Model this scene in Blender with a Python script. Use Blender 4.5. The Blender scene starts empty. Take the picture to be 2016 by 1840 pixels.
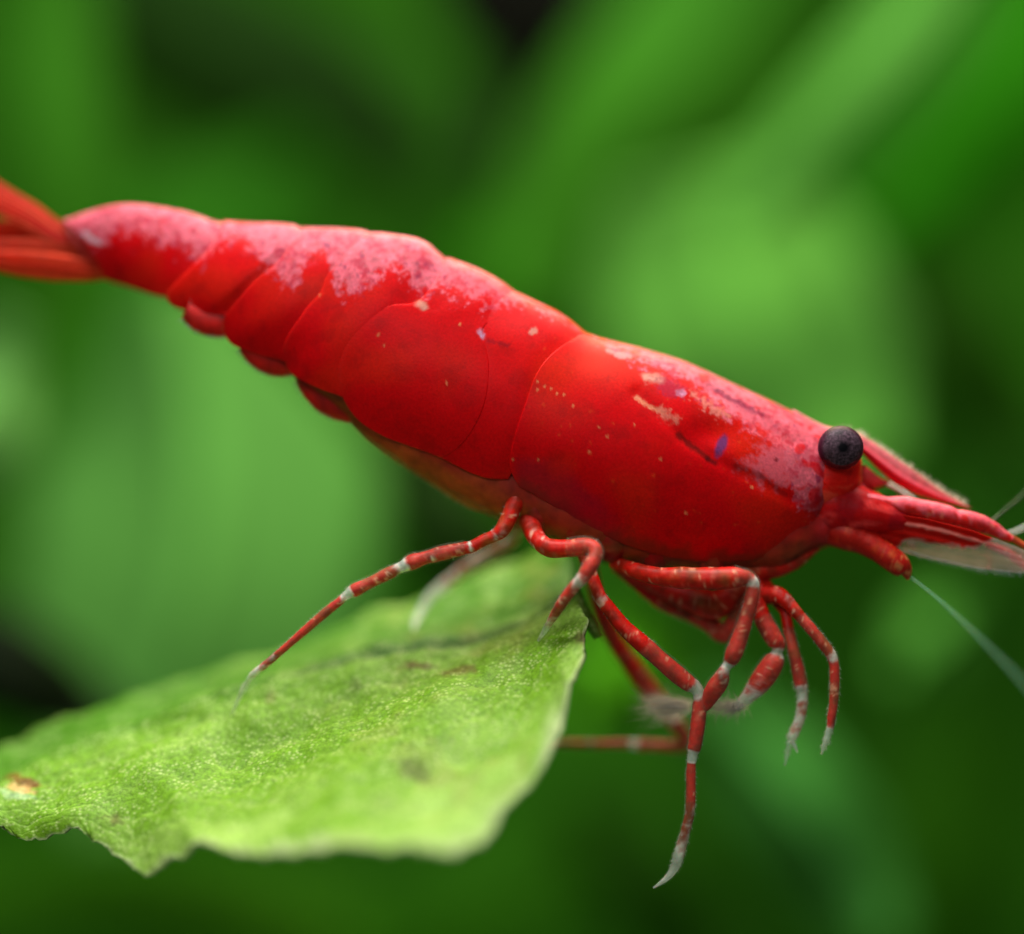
import bpy, math, random
import numpy as np
from mathutils import Vector, noise
random.seed(4)
scene = bpy.context.scene
col = scene.collection

# ------------------------------------------------------------------ camera
D = 45.0                                   # camera to the shrimp's mid plane
cam = bpy.data.cameras.new('camera')
co = bpy.data.objects.new('camera', cam); col.objects.link(co)
co.location = (0, -D, 0); co.rotation_euler = (math.radians(90), 0, 0)
cam.sensor_width = 360; cam.lens = 360 * D / 20.16
cam.clip_start = 1; cam.clip_end = 1500
cam.dof.use_dof = True; cam.dof.focus_distance = D - 1.25
APERTURE = 4.3
cam.dof.aperture_fstop = cam.lens / 1000 / APERTURE
scene.camera = co
scene.render.resolution_x = 1024; scene.render.resolution_y = 934
scene.view_settings.view_transform = 'Standard'
scene.view_settings.look = 'None'
scene.view_settings.exposure = 0
scene.view_settings.gamma = 1
# ------------------------------------------------------------------ light
world = bpy.data.worlds.new('World'); scene.world = world; world.use_nodes = True
wb = world.node_tree.nodes['Background']
wb.inputs[0].default_value = (0.55, 0.75, 0.55, 1); wb.inputs[1].default_value = 0.17

def area(name, loc, target, sx, sy, power, color):
    l = bpy.data.lights.new(name, 'AREA'); l.shape = 'RECTANGLE'; l.size = sx; l.size_y = sy
    l.energy = power; l.color = color
    o = bpy.data.objects.new(name, l); col.objects.link(o); o.location = loc
    o.rotation_euler = (Vector(target) - Vector(loc)).to_track_quat('-Z', 'Y').to_euler()
    return o
area('tank_lamp', (-4, -8, 40), (0, 0, 0), 34, 16, 29000, (1, 0.98, 0.93))       # hood over the shrimp
area('rim_lamp', (6, 24, 30), (0, 0, -1), 26, 8, 17000, (1, 0.85, 0.5))        # unseen backlight added for the orange rim along the back
area('front_fill', (-14, -58, 30), (0, 0, 0), 22, 16, 10500, (1, 0.98, 0.97))    # unseen soft fill added in front of the shrimp
area('plant_fill', (0, 20, 80), (0, 60, 0), 120, 40, 130000, (1, 1, 0.92))      # unseen light added above the plants behind to brighten them

# ------------------------------------------------------------------ helpers
def W(px, py, d):
    """point of the picture (2016 x 1840 units) at depth d behind the mid plane -> place in the scene"""
    k = (D + d) / D
    return ((px - 1008) / 100 * k, d, (920 - py) / 100 * k)
def Wa(px, py, d):
    k = (D + d) / D
    return np.stack([(px - 1008) / 100 * k, d + 0 * px, (920 - py) / 100 * k], -1)
def lin(r, g, b):
    f = lambda c: (c / 255 / 12.92) if c / 255 <= 0.04045 else ((c / 255 + 0.055) / 1.055) ** 2.4
    return np.array([f(r), f(g), f(b)])
def crom(pts, n):
    """Catmull-Rom through the rows of pts, n samples"""
    p = np.asarray(pts, float); m = len(p)
    e = np.vstack([2 * p[0] - p[1], p, 2 * p[-1] - p[-2]])
    t = np.linspace(0, m - 1, n); i = np.minimum(t.astype(int), m - 2); f = (t - i)[:, None]
    a, b, c, d = e[i], e[i + 1], e[i + 2], e[i + 3]
    return 0.5 * (2 * b + (c - a) * f + (2 * a - 5 * b + 4 * c - d) * f ** 2 + (3 * b - a - 3 * c + d) * f ** 3)
def arc_crom(pts, n, dims=2):
    """like crom but evenly spaced along the curve"""
    q = crom(pts, 400); l = np.r_[0, np.cumsum(np.linalg.norm(np.diff(q[:, :dims], axis=0), axis=1))]
    s = np.linspace(0, l[-1], n)
    return np.stack([np.interp(s, l, q[:, k]) for k in range(q.shape[1])], -1)
def nz(x, y, z, sc, octv=3):
    v = Vector((x * sc, y * sc, z * sc)); return noise.fractal(v, 0.8, 2.1, octv)
def nzarr(P, sc, octv=3, off=0.0):
    return np.array([noise.fractal(Vector((p[0] * sc + off, p[1] * sc, p[2] * sc)), 0.8, 2.1, octv) for p in P.reshape(-1, 3)]).reshape(P.shape[:-1])
def smooth(a, b, x):
    t = np.clip((x - a) / (b - a), 0, 1); return t * t * (3 - 2 * t)

def mesh_obj(name, verts, faces, m, parent=None, colors=None, sm=True):
    me = bpy.data.meshes.new(name)
    me.from_pydata([tuple(map(float, v)) for v in verts], [], [tuple(map(int, f)) for f in faces])
    if sm: me.polygons.foreach_set('use_smooth', [True] * len(me.polygons))
    if colors is not None:
        a = me.attributes.new('pigment', 'FLOAT_COLOR', 'POINT')
        c = np.ones((len(verts), 4)); cc = np.asarray(colors, float).reshape(len(verts), -1); c[:, :cc.shape[1]] = cc
        a.data.foreach_set('color', c.astype(np.float32).ravel())
        a2 = me.attributes.new('opacity', 'FLOAT', 'POINT'); a2.data.foreach_set('value', c[:, 3].astype(np.float32).copy())
    me.materials.append(m); me.update()
    o = bpy.data.objects.new(name, me); col.objects.link(o)
    if parent is not None: o.parent = parent
    return o
def grid_faces(n, m, wrap=False, off=0):
    f = []
    for i in range(n - 1):
        for j in range(m if wrap else m - 1):
            j2 = (j + 1) % m
            f.append((off + i * m + j, off + i * m + j2, off + (i + 1) * m + j2, off + (i + 1) * m + j))
    return f
def solid(o, t, off=-1):
    md = o.modifiers.new('thickness', 'SOLIDIFY'); md.thickness = t; md.offset = off; return o
def tag(o, label=None, cat=None, group=None, kind=None):
    if label: o['label'] = label
    if cat: o['category'] = cat
    if group: o['group'] = group
    if kind: o['kind'] = kind
    return o
def empty(name, loc):
    o = bpy.data.objects.new(name, None); col.objects.link(o); o.location = loc; o.empty_display_size = .3
    return o

# ------------------------------------------------------------------ materials
def mat(name):
    m = bpy.data.materials.new(name); m.use_nodes = True
    nt = m.node_tree; return m, nt, nt.nodes['Principled BSDF'], nt.nodes['Material Output']
def pigment_mat(name, sheen=0, rough=.4, spec=.35, sss=.25, radius=(1, .12, .06), scale=.25, grain=.12, gscale=14, bump=.15, alpha=False, coat=0, transl=0):
    m, nt, b, out = mat(name); N = nt.nodes; L = nt.links
    at = N.new('ShaderNodeAttribute'); at.attribute_name = 'pigment'
    tc = N.new('ShaderNodeTexCoord')
    n1 = N.new('ShaderNodeTexNoise'); n1.inputs['Scale'].default_value = gscale; n1.inputs['Detail'].default_value = 4
    L.new(tc.outputs['Object'], n1.inputs['Vector'])
    mr = N.new('ShaderNodeMapRange'); mr.inputs[1].default_value = .3; mr.inputs[2].default_value = .7
    mr.inputs[3].default_value = 1 - grain; mr.inputs[4].default_value = 1 + grain
    L.new(n1.outputs['Fac'], mr.inputs[0])
    mul = N.new('ShaderNodeVectorMath'); mul.operation = 'SCALE'
    L.new(at.outputs['Color'], mul.inputs[0]); L.new(mr.outputs[0], mul.inputs['Scale'])
    L.new(mul.outputs[0], b.inputs['Base Color'])
    b.inputs['Roughness'].default_value = rough; b.inputs['Specular IOR Level'].default_value = spec
    b.inputs['Subsurface Weight'].default_value = sss; b.inputs['Subsurface Radius'].default_value = radius
    b.inputs['Subsurface Scale'].default_value = scale
    b.inputs['Coat Weight'].default_value = coat; b.inputs['Coat Roughness'].default_value = .25
    b.inputs['Sheen Weight'].default_value = sheen; b.inputs['Sheen Roughness'].default_value = .2; b.inputs['Sheen Tint'].default_value = (1, .5, .12, 1)
    bp = N.new('ShaderNodeBump'); bp.inputs['Strength'].default_value = bump; bp.inputs['Distance'].default_value = .03
    L.new(n1.outputs['Fac'], bp.inputs['Height']); L.new(bp.outputs[0], b.inputs['Normal'])
    last = b.outputs[0]
    if transl:
        tr = N.new('ShaderNodeBsdfTranslucent'); L.new(mul.outputs[0], tr.inputs[0])
        mx = N.new('ShaderNodeMixShader'); mx.inputs[0].default_value = transl
        L.new(last, mx.inputs[1]); L.new(tr.outputs[0], mx.inputs[2]); last = mx.outputs[0]
    if alpha:
        tp = N.new('ShaderNodeBsdfTransparent'); tp.inputs[0].default_value = (.97, .98, .97, 1)
        ao = N.new('ShaderNodeAttribute'); ao.attribute_name = 'opacity'
        mx = N.new('ShaderNodeMixShader'); L.new(ao.outputs['Fac'], mx.inputs[0])
        L.new(tp.outputs[0], mx.inputs[1]); L.new(last, mx.inputs[2]); last = mx.outputs[0]
    L.new(last, out.inputs[0])
    return m
M_shell = pigment_mat('shrimp_shell', sheen=.5, rough=.42, spec=.07, sss=.35, scale=.3, grain=.11, gscale=20, bump=.10)
M_flesh = pigment_mat('shrimp_flesh', rough=.5, spec=.25, sss=.3, radius=(1, .4, .15), scale=.4, grain=.3, gscale=4, bump=.2, alpha=True)
M_leg = pigment_mat('shrimp_leg', rough=.45, spec=.22, sss=.15, scale=.1, grain=.22, gscale=9, bump=.2, alpha=True)
M_fin = pigment_mat('shrimp_fin', rough=.5, spec=.1, sss=0, grain=.15, gscale=6, bump=.2, alpha=True, transl=.35)
M_gloss = pigment_mat('shrimp_gloss', rough=.18, spec=.8, sss=.2, scale=.15, grain=.15, gscale=9, bump=.08, alpha=True)
M_eye = pigment_mat('shrimp_eye', rough=.45, spec=.1, sss=0, grain=.35, gscale=16, bump=.05)
M_hair = pigment_mat('shrimp_hair', rough=.4, spec=.6, sss=0, grain=0, bump=0, alpha=True, transl=.5)

RED = lin(226, 2, 10); PINK = lin(228, 90, 106); ORANGE = lin(226, 30, 8); DEEP = lin(150, 6, 10)
CREAM = lin(240, 150, 135); PURPLE = lin(120, 35, 75); BROWN = lin(130, 50, 18)

# ------------------------------------------------------------------ the shrimp
shrimp = empty('cherry_shrimp', W(1177, 1258, -1.0))
tag(shrimp, 'bright red shrimp with pink speckled back and banded legs, perched over a green leaf', 'shrimp')
S_INV = shrimp.location.copy()
def child(name, verts, faces, m, colors, parent=None, sm=True):
    """part of the shrimp: its mesh keeps scene coordinates relative to its parent's place"""
    p = parent or shrimp
    base = np.array(S_INV) if p is shrimp else np.array(S_INV)
    v = np.asarray(verts, float)
    if p is shrimp: v = v - base; o = mesh_obj(name, v, faces, m, p, colors, sm)
    else: v = v - base; o = mesh_obj(name, v, faces, m, p, colors, sm)
    return o

#  stations along the body: dorsal point, lower edge of the shell, lower edge of the flesh, half width, sideways offset
ST = [
 (120, 436, 185, 540, 185, 535, 34, 120), (232, 406, 240, 555, 238, 548, 44, 95), (350, 417, 300, 578, 302, 566, 54, 75), (445, 437, 335, 592, 345, 586, 64, 60),
 (560, 445, 395, 615, 400, 640, 74, 45), (600, 449, 440, 625, 445, 650, 78, 38), (690, 456, 480, 665, 485, 690, 86, 28), (740, 460, 555, 698, 552, 722, 92, 20),
 (820, 476, 600, 745, 600, 762, 100, 12), (870, 503, 650, 785, 662, 806, 106, 8), (950, 538, 730, 850, 735, 880, 114, 4), (1030, 583, 850, 905, 835, 944, 120, 0),
 (1100, 618, 940, 950, 935, 1000, 126, 0), (1165, 660, 1015, 965, 1020, 1045, 132, 0), (1240, 682, 1110, 1012, 1100, 1080, 136, 0), (1350, 715, 1230, 1072, 1228, 1120, 136, 0),
 (1450, 762, 1370, 1100, 1370, 1132, 128, 0), (1550, 808, 1500, 1092, 1520, 1124, 114, 0), (1622, 843, 1578, 1055, 1608, 1085, 94, 0), (1672, 862, 1640, 1010, 1668, 1064, 72, 0)]
ST = np.array(ST, float)
SN = 2000
STd = crom(ST, SN)
def station(s): return np.stack([np.interp(s, np.linspace(0, len(ST) - 1, SN), STd[:, k]) for k in range(8)], -1)
VK = 0.85
gs = np.linspace(0, len(ST) - 1, 900); gv = np.linspace(0, 1.12, 240)
_st = station(gs)
_gx = _st[:, None, 0] + (_st[:, None, 2] - _st[:, None, 0]) * gv[None]
_gy = _st[:, None, 1] + (_st[:, None, 3] - _st[:, None, 1]) * gv[None]
def inv(px, py):
    d = (_gx - px) ** 2 + (_gy - py) ** 2
    i, j = np.unravel_index(np.argmin(d), d.shape); v = gv[j] * VK
    return gs[i], math.acos(1 - 2 * min(v, .985))
def seam(pts, n=200):
    q = [inv(*p) for p in pts]; q[0] = (q[0][0], 0.0)
    q = np.array(q); sc = np.array([1, 3.0])
    return arc_crom(q * sc, n) / sc
def surf(s, th):
    """(s, theta) -> picture position, near side depth"""
    a = station(s); v = (1 - np.cos(th)) / 2 / VK
    px = a[..., 0] + (a[..., 2] - a[..., 0]) * v; py = a[..., 1] + (a[..., 3] - a[..., 1]) * v
    c = a[..., 7] / 100; y = -a[..., 6] / 100 * np.sin(th)
    return px, py, c, y
# lower edge of the pink saddle along the back
PB = np.array([(80, 470), (180, 482), (215, 474), (232, 455), (300, 462), (345, 486), (400, 515), (440, 480), (470, 470), (500, 482), (525, 530), (580, 562), (615, 505), (640, 505), (662, 566), (690, 580),
 (730, 566), (770, 520), (800, 540), (830, 585), (862, 560), (890, 585), (950, 592), (1010, 598), (1040, 592), (1090, 620), (1140, 640), (1180, 668), (1230, 702), (1290, 726), (1340, 748), (1400, 790), (1450, 828), (1500, 862), (1540, 890), (1570, 1000), (1640, 1010)], float)
def seg_dist(px, py, a, b):
    ax, ay = a; bx, by = b; dx, dy = bx - ax, by - ay
    t = np.clip(((px - ax) * dx + (py - ay) * dy) / (dx * dx + dy * dy), 0, 1)
    return np.hypot(px - ax - t * dx, py - ay - t * dy)
def mixc(c, t, k): return c * (1 - k[..., None]) + np.asarray(t) * k[..., None]
def shell_color(px, py, P):
    fine = nzarr(P, 6.0, 4); mid = nzarr(P, 2.2, 3, 9.1); vf = nzarr(P, 13.0, 2, 4.4); big = nzarr(P, .7, 2, 2.0)
    c = np.zeros(px.shape + (3,)) + RED
    c = mixc(c, ORANGE, smooth(-.1, .6, big) * .5)
    c = mixc(c, DEEP, smooth(0.0, .8, -mid) * .35)
    zb = np.interp(px, PB[:, 0], PB[:, 1])
    a = (zb - py) / 24 + fine * 1.3 + vf * .8
    pk = smooth(-.55, .55, a)
    strong = np.interp(px, [850, 900, 1050, 1200, 1400, 1560], [1, .8, .6, .85, .95, .9])
    pcol = PINK * (1 + (.3 * fine + .4 * vf)[..., None])
    pcol = mixc(pcol, lin(190, 36, 60), smooth(.0, .5, nzarr(P, 4.6, 4, 21) + vf * .6) * .8)
    pcol = mixc(pcol, lin(120, 30, 70), smooth(.45, .8, nzarr(P, 5.0, 3, 31)) * .7)
    holes = smooth(.28, .5, nzarr(P, 3.0, 2, 17.0)) * np.interp(px, [900, 1100], [.25, .8])
    c = mixc(c, np.clip(pcol, 0, 1), pk * strong * (1 - holes)) if False else c * (1 - (pk * strong * (1 - holes))[..., None]) + np.clip(pcol, 0, 1) * (pk * strong * (1 - holes))[..., None]
    c = mixc(c, lin(238, 40, 8), np.exp(-((px - 1200) / 120) ** 2 - ((py - 715) / 45) ** 2) * .6 * (1 - pk) + np.exp(-((px - 1500) / 70) ** 2 - ((py - 870) / 35) ** 2) * .3)  # orange glow of the lit upper back, painted into the colour
    # clear patch of the cheek behind the eye
    d = np.hypot((px - 1525) / 58, (py - 915) / 42) + fine * .5 + vf * .3
    c = mixc(c, PINK * .95, smooth(1.25, .5, d) * .75)
    # lower edge turning brown and see-through
    # pale flecks and marks of their own
    def blob(x, y, r, col_, k=1, j=.5, sx=1, ang=0):
        nonlocal c
        u = (px - x) * math.cos(ang) + (py - y) * math.sin(ang); w = -(px - x) * math.sin(ang) + (py - y) * math.cos(ang)
        dd = np.hypot(u / sx, w) / r + vf * j
        c = mixc(c, col_, smooth(1.15, .6, dd) * k)
    def streak(a, b, r, col_, k=1, j=.5):
        nonlocal c
        dd = seg_dist(px, py, a, b) / r + (vf * j + fine * j)
        c = mixc(c, col_, smooth(1.5, .2, dd) * k)
    streak((1272, 745), (1300, 750), 9, CREAM * .9, .85); blob(1340, 776, 8, lin(225, 140, 170), .9, sx=1.6)
    blob(1318, 765, 20, lin(165, 30, 60), .6, sx=1.7, ang=.5)
    streak((1252, 784), (1300, 812), 5, lin(240, 130, 100), .8, .8); streak((1300, 812), (1330, 826), 9, lin(235, 110, 95), .8, .8)
    streak((1196, 692), (1240, 704), 4, lin(240, 130, 130), .7, .6); blob(1220, 702, 7, lin(240, 120, 120), .8, sx=1.8, ang=.3)
    streak((1335, 857), (1392, 902), 7, lin(80, 8, 6), .8, .4)
    streak((1392, 906), (1408, 912), 6, lin(60, 5, 10), .8, .3)
    blob(1420, 878, 11, lin(104, 42, 96), .95, .15, sx=2.4, ang=-1.15)
    streak((1448, 918), (1500, 938), 6, lin(110, 10, 14), .5); streak((1500, 938), (1545, 975), 5, lin(120, 14, 20), .5)
    streak((1400, 765), (1500, 818), 4, lin(90, 20, 55), .7, .9); streak((1290, 715), (1330, 722), 5, lin(110, 25, 70), .6, .9)
    blob(1528, 906, 5, lin(110, 20, 30), .8, .1)
    streak((1365, 780), (1430, 822), 8, lin(238, 120, 110), .75, 1.3); streak((1440, 800), (1530, 850), 8, PINK * 1.05, .5, 1.2)
    streak((825, 598), (835, 606), 7, CREAM * .85, .9); streak((945, 655), (950, 662), 6, lin(200, 140, 170), .8)
    streak((960, 672), (1000, 680), 5, lin(100, 10, 25), .5); blob(1050, 655, 8, CREAM * .8, .7)
    for x, y in [(1058, 752), (1058, 768), (1072, 762), (1085, 766), (1097, 776), (1110, 778), (757, 680), (880, 755), (630, 582), (905, 640), (1128, 800), (1178, 842), (1248, 838), (1300, 905), (1195, 860), (1060, 905), (1350, 1010), (1160, 890), (745, 660), (1480, 960), (1010, 905)]:
        blob(x, y, 3.2, lin(238, 120, 80), .75, .2)
    for x, y in [(178, 470), (170, 462), (190, 476)]: blob(x, y, 6, lin(225, 160, 175), .8, .3, sx=2.5, ang=.45)
    # tiny orange dots strewn over the flank
    dots = smooth(.60, .74, nzarr(P, 9.0, 1, 55)) * smooth(1000, 1100, px)
    c = mixc(c, lin(235, 70, 30), dots * .45)
    c = mixc(c, lin(140, 6, 10), smooth(.66, .85, nzarr(P, 7.0, 2, 77)) * .25)
    return np.clip(c, 0, 1)

def shell(name, rear, front, nu, nq, lift_rear, lift_front, bulge, extra=None, rim=True):
    R = seam(rear, nq); F = seam(front, nq)
    u = np.linspace(0, 1, nu)[:, None, None]
    G = R[None] * (1 - u) + F[None] * u
    s, th = G[..., 0], G[..., 1]
    px, py, c, y = surf(s, th)
    P = Wa(px, py, c + y); cy = c
    gu = np.gradient(P, axis=0); gq = np.gradient(P, axis=1)
    n = np.cross(gu, gq); n /= np.linalg.norm(n, axis=-1, keepdims=True) + 1e-9
    # outward = away from the body's axis
    if np.mean(n[nu // 2, nq // 2:, 1]) > 0: n = -n
    n[:, 0, 1] = 0; n[:, 0] /= np.linalg.norm(n[:, 0], axis=-1, keepdims=True) + 1e-9
    uu = u[..., 0] + 0 * s; q = np.linspace(0, 1, nq)[None] + 0 * s
    off = lift_rear(q) * (.35 + .65 * smooth(.05, .25, q)) * smooth(.35, 0, uu) + lift_front(q) * smooth(.65, 1, uu) + bulge * np.sin(np.pi * uu) ** 1 * (1.3 - .7 * q)
    if extra is not None: off = off + extra(px, py, uu, q)
    off = off + nzarr(P, .9, 2, 3) * 1.2
    P = P + n * off[..., None] / 100
    C = shell_color(px, py, P)
    if rim:                                       # thin paler hem of the plate
        e = np.minimum(uu * 160, (1 - q) * 420)
        C = mixc(C, lin(226, 30, 28), smooth(9, 2, e) * .28 * smooth(.1, .3, q))
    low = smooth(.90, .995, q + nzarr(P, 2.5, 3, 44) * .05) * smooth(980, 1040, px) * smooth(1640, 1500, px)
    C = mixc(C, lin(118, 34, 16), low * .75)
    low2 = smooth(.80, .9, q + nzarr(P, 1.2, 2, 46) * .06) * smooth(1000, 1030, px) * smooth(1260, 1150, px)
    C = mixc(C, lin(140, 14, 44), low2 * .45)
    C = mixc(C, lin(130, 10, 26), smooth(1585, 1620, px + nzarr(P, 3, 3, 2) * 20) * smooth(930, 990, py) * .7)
    V1 = P.reshape(-1, 3); V2 = P[:, 1:].copy(); V2[..., 1] = 2 * cy[:, 1:] - V2[..., 1]
    n1 = nu * nq
    faces = grid_faces(nu, nq)
    m2 = nq - 1
    for i in range(nu - 1):
        idx = lambda a, b: (a * nq) if b == 0 else n1 + a * m2 + b - 1
        for j in range(nq - 1):
            faces.append((idx(i, j), idx(i + 1, j), idx(i + 1, j + 1), idx(i, j + 1)))
    V = np.vstack([V1, V2.reshape(-1, 3)]); CC = np.vstack([C.reshape(-1, 3), C[:, 1:].reshape(-1, 3)])
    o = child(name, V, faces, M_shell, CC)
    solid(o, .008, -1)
    return o
Z = lambda q: 0 * q
K = lambda k: (lambda q: k + 0 * q)
s6r = [(118, 437), (140, 450), (160, 470), (182, 500), (196, 530), (208, 551)]
s6f = [(452, 438), (432, 485), (405, 512), (372, 548), (352, 574), (348, 590)]
s5r = [(440, 436), (420, 480), (396, 510), (360, 545), (336, 570), (330, 586), (342, 602), (372, 611)]
s5f = [(610, 450), (575, 505), (520, 548), (480, 590), (462, 620), (470, 640)]
s4r = [(597, 449), (562, 500), (535, 528), (500, 556), (462, 600), (443, 626), (440, 645), (450, 670), (485, 690), (520, 702)]
s4f = [(745, 460), (680, 535), (640, 590), (605, 640), (590, 690), (600, 730)]
s3r = [(733, 459), (680, 500), (645, 545), (632, 575), (606, 604), (585, 634), (567, 661), (558, 693), (568, 727), (596, 750), (640, 770)]
s3f = [(890, 512), (850, 590), (780, 640), (730, 690), (715, 760), (720, 800)]
s2r = [(880, 508), (862, 545), (838, 580), (812, 598), (769, 602), (725, 625), (692, 654), (677, 690), (668, 730), (672, 775), (700, 822), (760, 862)]
s2f = [(1032, 583), (1000, 606), (968, 630), (950, 652), (958, 690), (964, 730), (955, 790), (932, 845), (900, 885), (868, 902)]
s1r = [(1022, 578), (965, 606), (912, 650), (900, 740), (880, 800), (860, 850), (850, 895)]
s1f = [(1172, 662), (1125, 690), (1085, 740), (1060, 800), (1040, 860), (1020, 910), (1000, 945)]
cr = [(1163, 660), (1130, 668), (1098, 688), (1070, 715), (1050, 750), (1032, 800), (1019, 840), (1006, 890), (1006, 925), (1022, 958)]
cf = [(1662, 858), (1645, 868), (1636, 890), (1634, 920), (1630, 960), (1618, 1000), (1602, 1035), (1588, 1056)]

nseg = lambda a: a
shell('abdomen_segment', s6r, s6f, 90, 60, K(1), K(-5), 3)
shell('abdomen_segment', s5r, s5f, 60, 80, K(2), K(-3.5), 3.5)
shell('abdomen_segment', s4r, s4f, 66, 95, K(2), K(-3.5), 4)
shell('abdomen_segment', s3r, s3f, 72, 110, K(2), K(-3.5), 4.5)
shell('abdomen_segment', s1r, s1f, 84, 120, lambda q: 2 * smooth(.4, 0, q) - 1 * smooth(.2, .5, q), K(-3), 2, rim=False)
shell('abdomen_segment', s2r, s2f, 96, 125, K(2.6), lambda q: -3 + 4.4 * smooth(.25, .45, q), 4)
def car_extra(px, py, u, q):
    # cervical groove, the hollow behind the eye and the gill chamber's swell
    g = seg_dist(px, py, (1255, 775), (1340, 860)); g = np.minimum(g, seg_dist(px, py, (1340, 860), (1440, 925))); g = np.minimum(g, seg_dist(px, py, (1440, 925), (1560, 985)))
    g2 = seg_dist(px, py, (1400, 770), (1560, 870))
    return -3 * np.exp(-(g / 13) ** 2) - 3 * np.exp(-(g2 / 14) ** 2) + 6 * np.exp(-(((px - 1230) / 160) ** 2 + ((py - 900) / 110) ** 2)) - 7 * np.exp(-(((px - 1400) / 60) ** 2 + ((py - 855) / 30) ** 2))
shell('carapace', cr, cf, 230, 140, K(.4), K(-1), 1.5, car_extra, rim=False)

# flesh: one continuous body inside the shells, from the tail root to the mouth
core = np.vstack([ST, [(1690, 900, 1690, 1040, 1700, 1058, 56, 0), (1712, 950, 1712, 1040, 1735, 1050, 44, 0), (1745, 985, 1745, 1040, 1760, 1046, 28, 0)]])
cs = crom(core, 240); nth = 64
th = np.linspace(0, 2 * np.pi, nth, endpoint=False)[None]
top = cs[:, :2] + (cs[:, 4:6] - cs[:, :2]) * .035
px = top[:, 0:1] + (cs[:, 4:5] - top[:, 0:1]) * (1 - np.cos(th)) / 2
py = top[:, 1:2] + (cs[:, 5:6] - top[:, 1:2]) * (1 - np.cos(th)) / 2
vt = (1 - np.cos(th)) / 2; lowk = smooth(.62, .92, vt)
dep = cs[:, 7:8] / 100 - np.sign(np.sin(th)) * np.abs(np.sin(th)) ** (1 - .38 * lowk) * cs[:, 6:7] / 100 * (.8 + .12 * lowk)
P = Wa(px, py, dep)
P += nzarr(P, 1.2, 3)[..., None] * np.array([0, .05, .03])
v = (1 - np.cos(th)) / 2 + 0 * px
nn = nzarr(P, 1.6, 3, 12)
C = np.zeros(px.shape + (3,)) + lin(165, 22, 16)
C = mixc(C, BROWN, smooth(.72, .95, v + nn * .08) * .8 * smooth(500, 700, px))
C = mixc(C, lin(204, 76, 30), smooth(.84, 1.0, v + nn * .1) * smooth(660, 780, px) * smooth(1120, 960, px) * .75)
C = mixc(C, lin(180, 20, 24), smooth(1570, 1620, px))
C = mixc(C, lin(200, 70, 80), smooth(.1, .5, nzarr(P, 3, 3, 8)) * smooth(1600, 1640, px) * .5)
A = 1 - .6 * smooth(.9, 1.0, v) * smooth(660, 780, px) * smooth(1640, 1600, px)
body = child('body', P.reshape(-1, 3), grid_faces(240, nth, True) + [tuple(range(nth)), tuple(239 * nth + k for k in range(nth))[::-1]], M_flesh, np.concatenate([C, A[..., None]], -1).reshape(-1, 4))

# ------------------------------------------------------------------ tubes: legs, feelers
def tube(name, pts, m=None, parent=None, sides=14, flat=1.0, colf=None, wob=.04, step=3.5, twist=0):
    """pts rows: px, py, depth, radius(px), paleness 0..1, opacity"""
    p = np.array(pts, float)
    L = np.linalg.norm(np.diff(p[:, :2], axis=0), axis=1).sum()
    q = arc_crom(p, max(8, int(L / step)), 2)
    q[:, 3] = np.maximum(q[:, 3], .6)
    X = Wa(q[:, 0], q[:, 1], q[:, 2]); n = len(q)
    T = np.gradient(X, axis=0); T /= np.linalg.norm(T, axis=1, keepdims=True)
    Yv = np.array([0, 1.0, 0]); A = np.cross(T, Yv); A /= np.linalg.norm(A, axis=1, keepdims=True) + 1e-9
    B = np.cross(T, A)
    an = np.linspace(0, 2 * np.pi, sides, endpoint=False)
    r = q[:, 3] / 100 * (D + q[:, 2]) / D
    r = r * (1 + wob * np.array([nz(x[0], x[1], x[2], 3.5) for x in X]))
    V = X[:, None] + r[:, None, None] * (np.cos(an)[None, :, None] * A[:, None] + flat * np.sin(an)[None, :, None] * B[:, None])
    pale = np.clip(q[:, 4], 0, 1)[:, None] + 0 * an[None]; op = np.clip(q[:, 5], 0, 1)[:, None] + 0 * an[None]
    f = nzarr(V, 7, 3); g = nzarr(V, 3.5, 2, 40)
    C = np.zeros(V.shape) + lin(204, 22, 10)
    C = mixc(C, lin(128, 34, 14), smooth(-.15, .6, g) * .75)
    C = mixc(C, lin(226, 110, 88), smooth(.3, .7, nzarr(V, 5, 3, 71)) * .35); C = mixc(C, lin(120, 84, 34), smooth(.1, .7, nzarr(V, 1.3, 3, 15) + .25 * np.clip(q[:, 3][:, None] < 12, 0, 1)) * .5)
    C = mixc(C, lin(235, 165, 130), smooth(.5, .64, f) * .65)
    C = mixc(C, lin(246, 248, 238), smooth(.3, 1.0, pale + f * .35 + g * .15))
    if parent is None and name == 'leg': op = np.clip(op * (1 - .6 * smooth(.6, 1.0, pale + g * .3)), 0, 1)
    if colf is not None: C = colf(C, V, q, an)
    vv = V.reshape(-1, 3); fc = grid_faces(n, sides, True) + [tuple(range(sides)), tuple((n - 1) * sides + k for k in range(sides))[::-1]]
    return child(name, vv, fc, m or M_leg, np.concatenate([np.clip(C, 0, 1), op[..., None]], -1).reshape(-1, 4), parent), X, A, r
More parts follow.
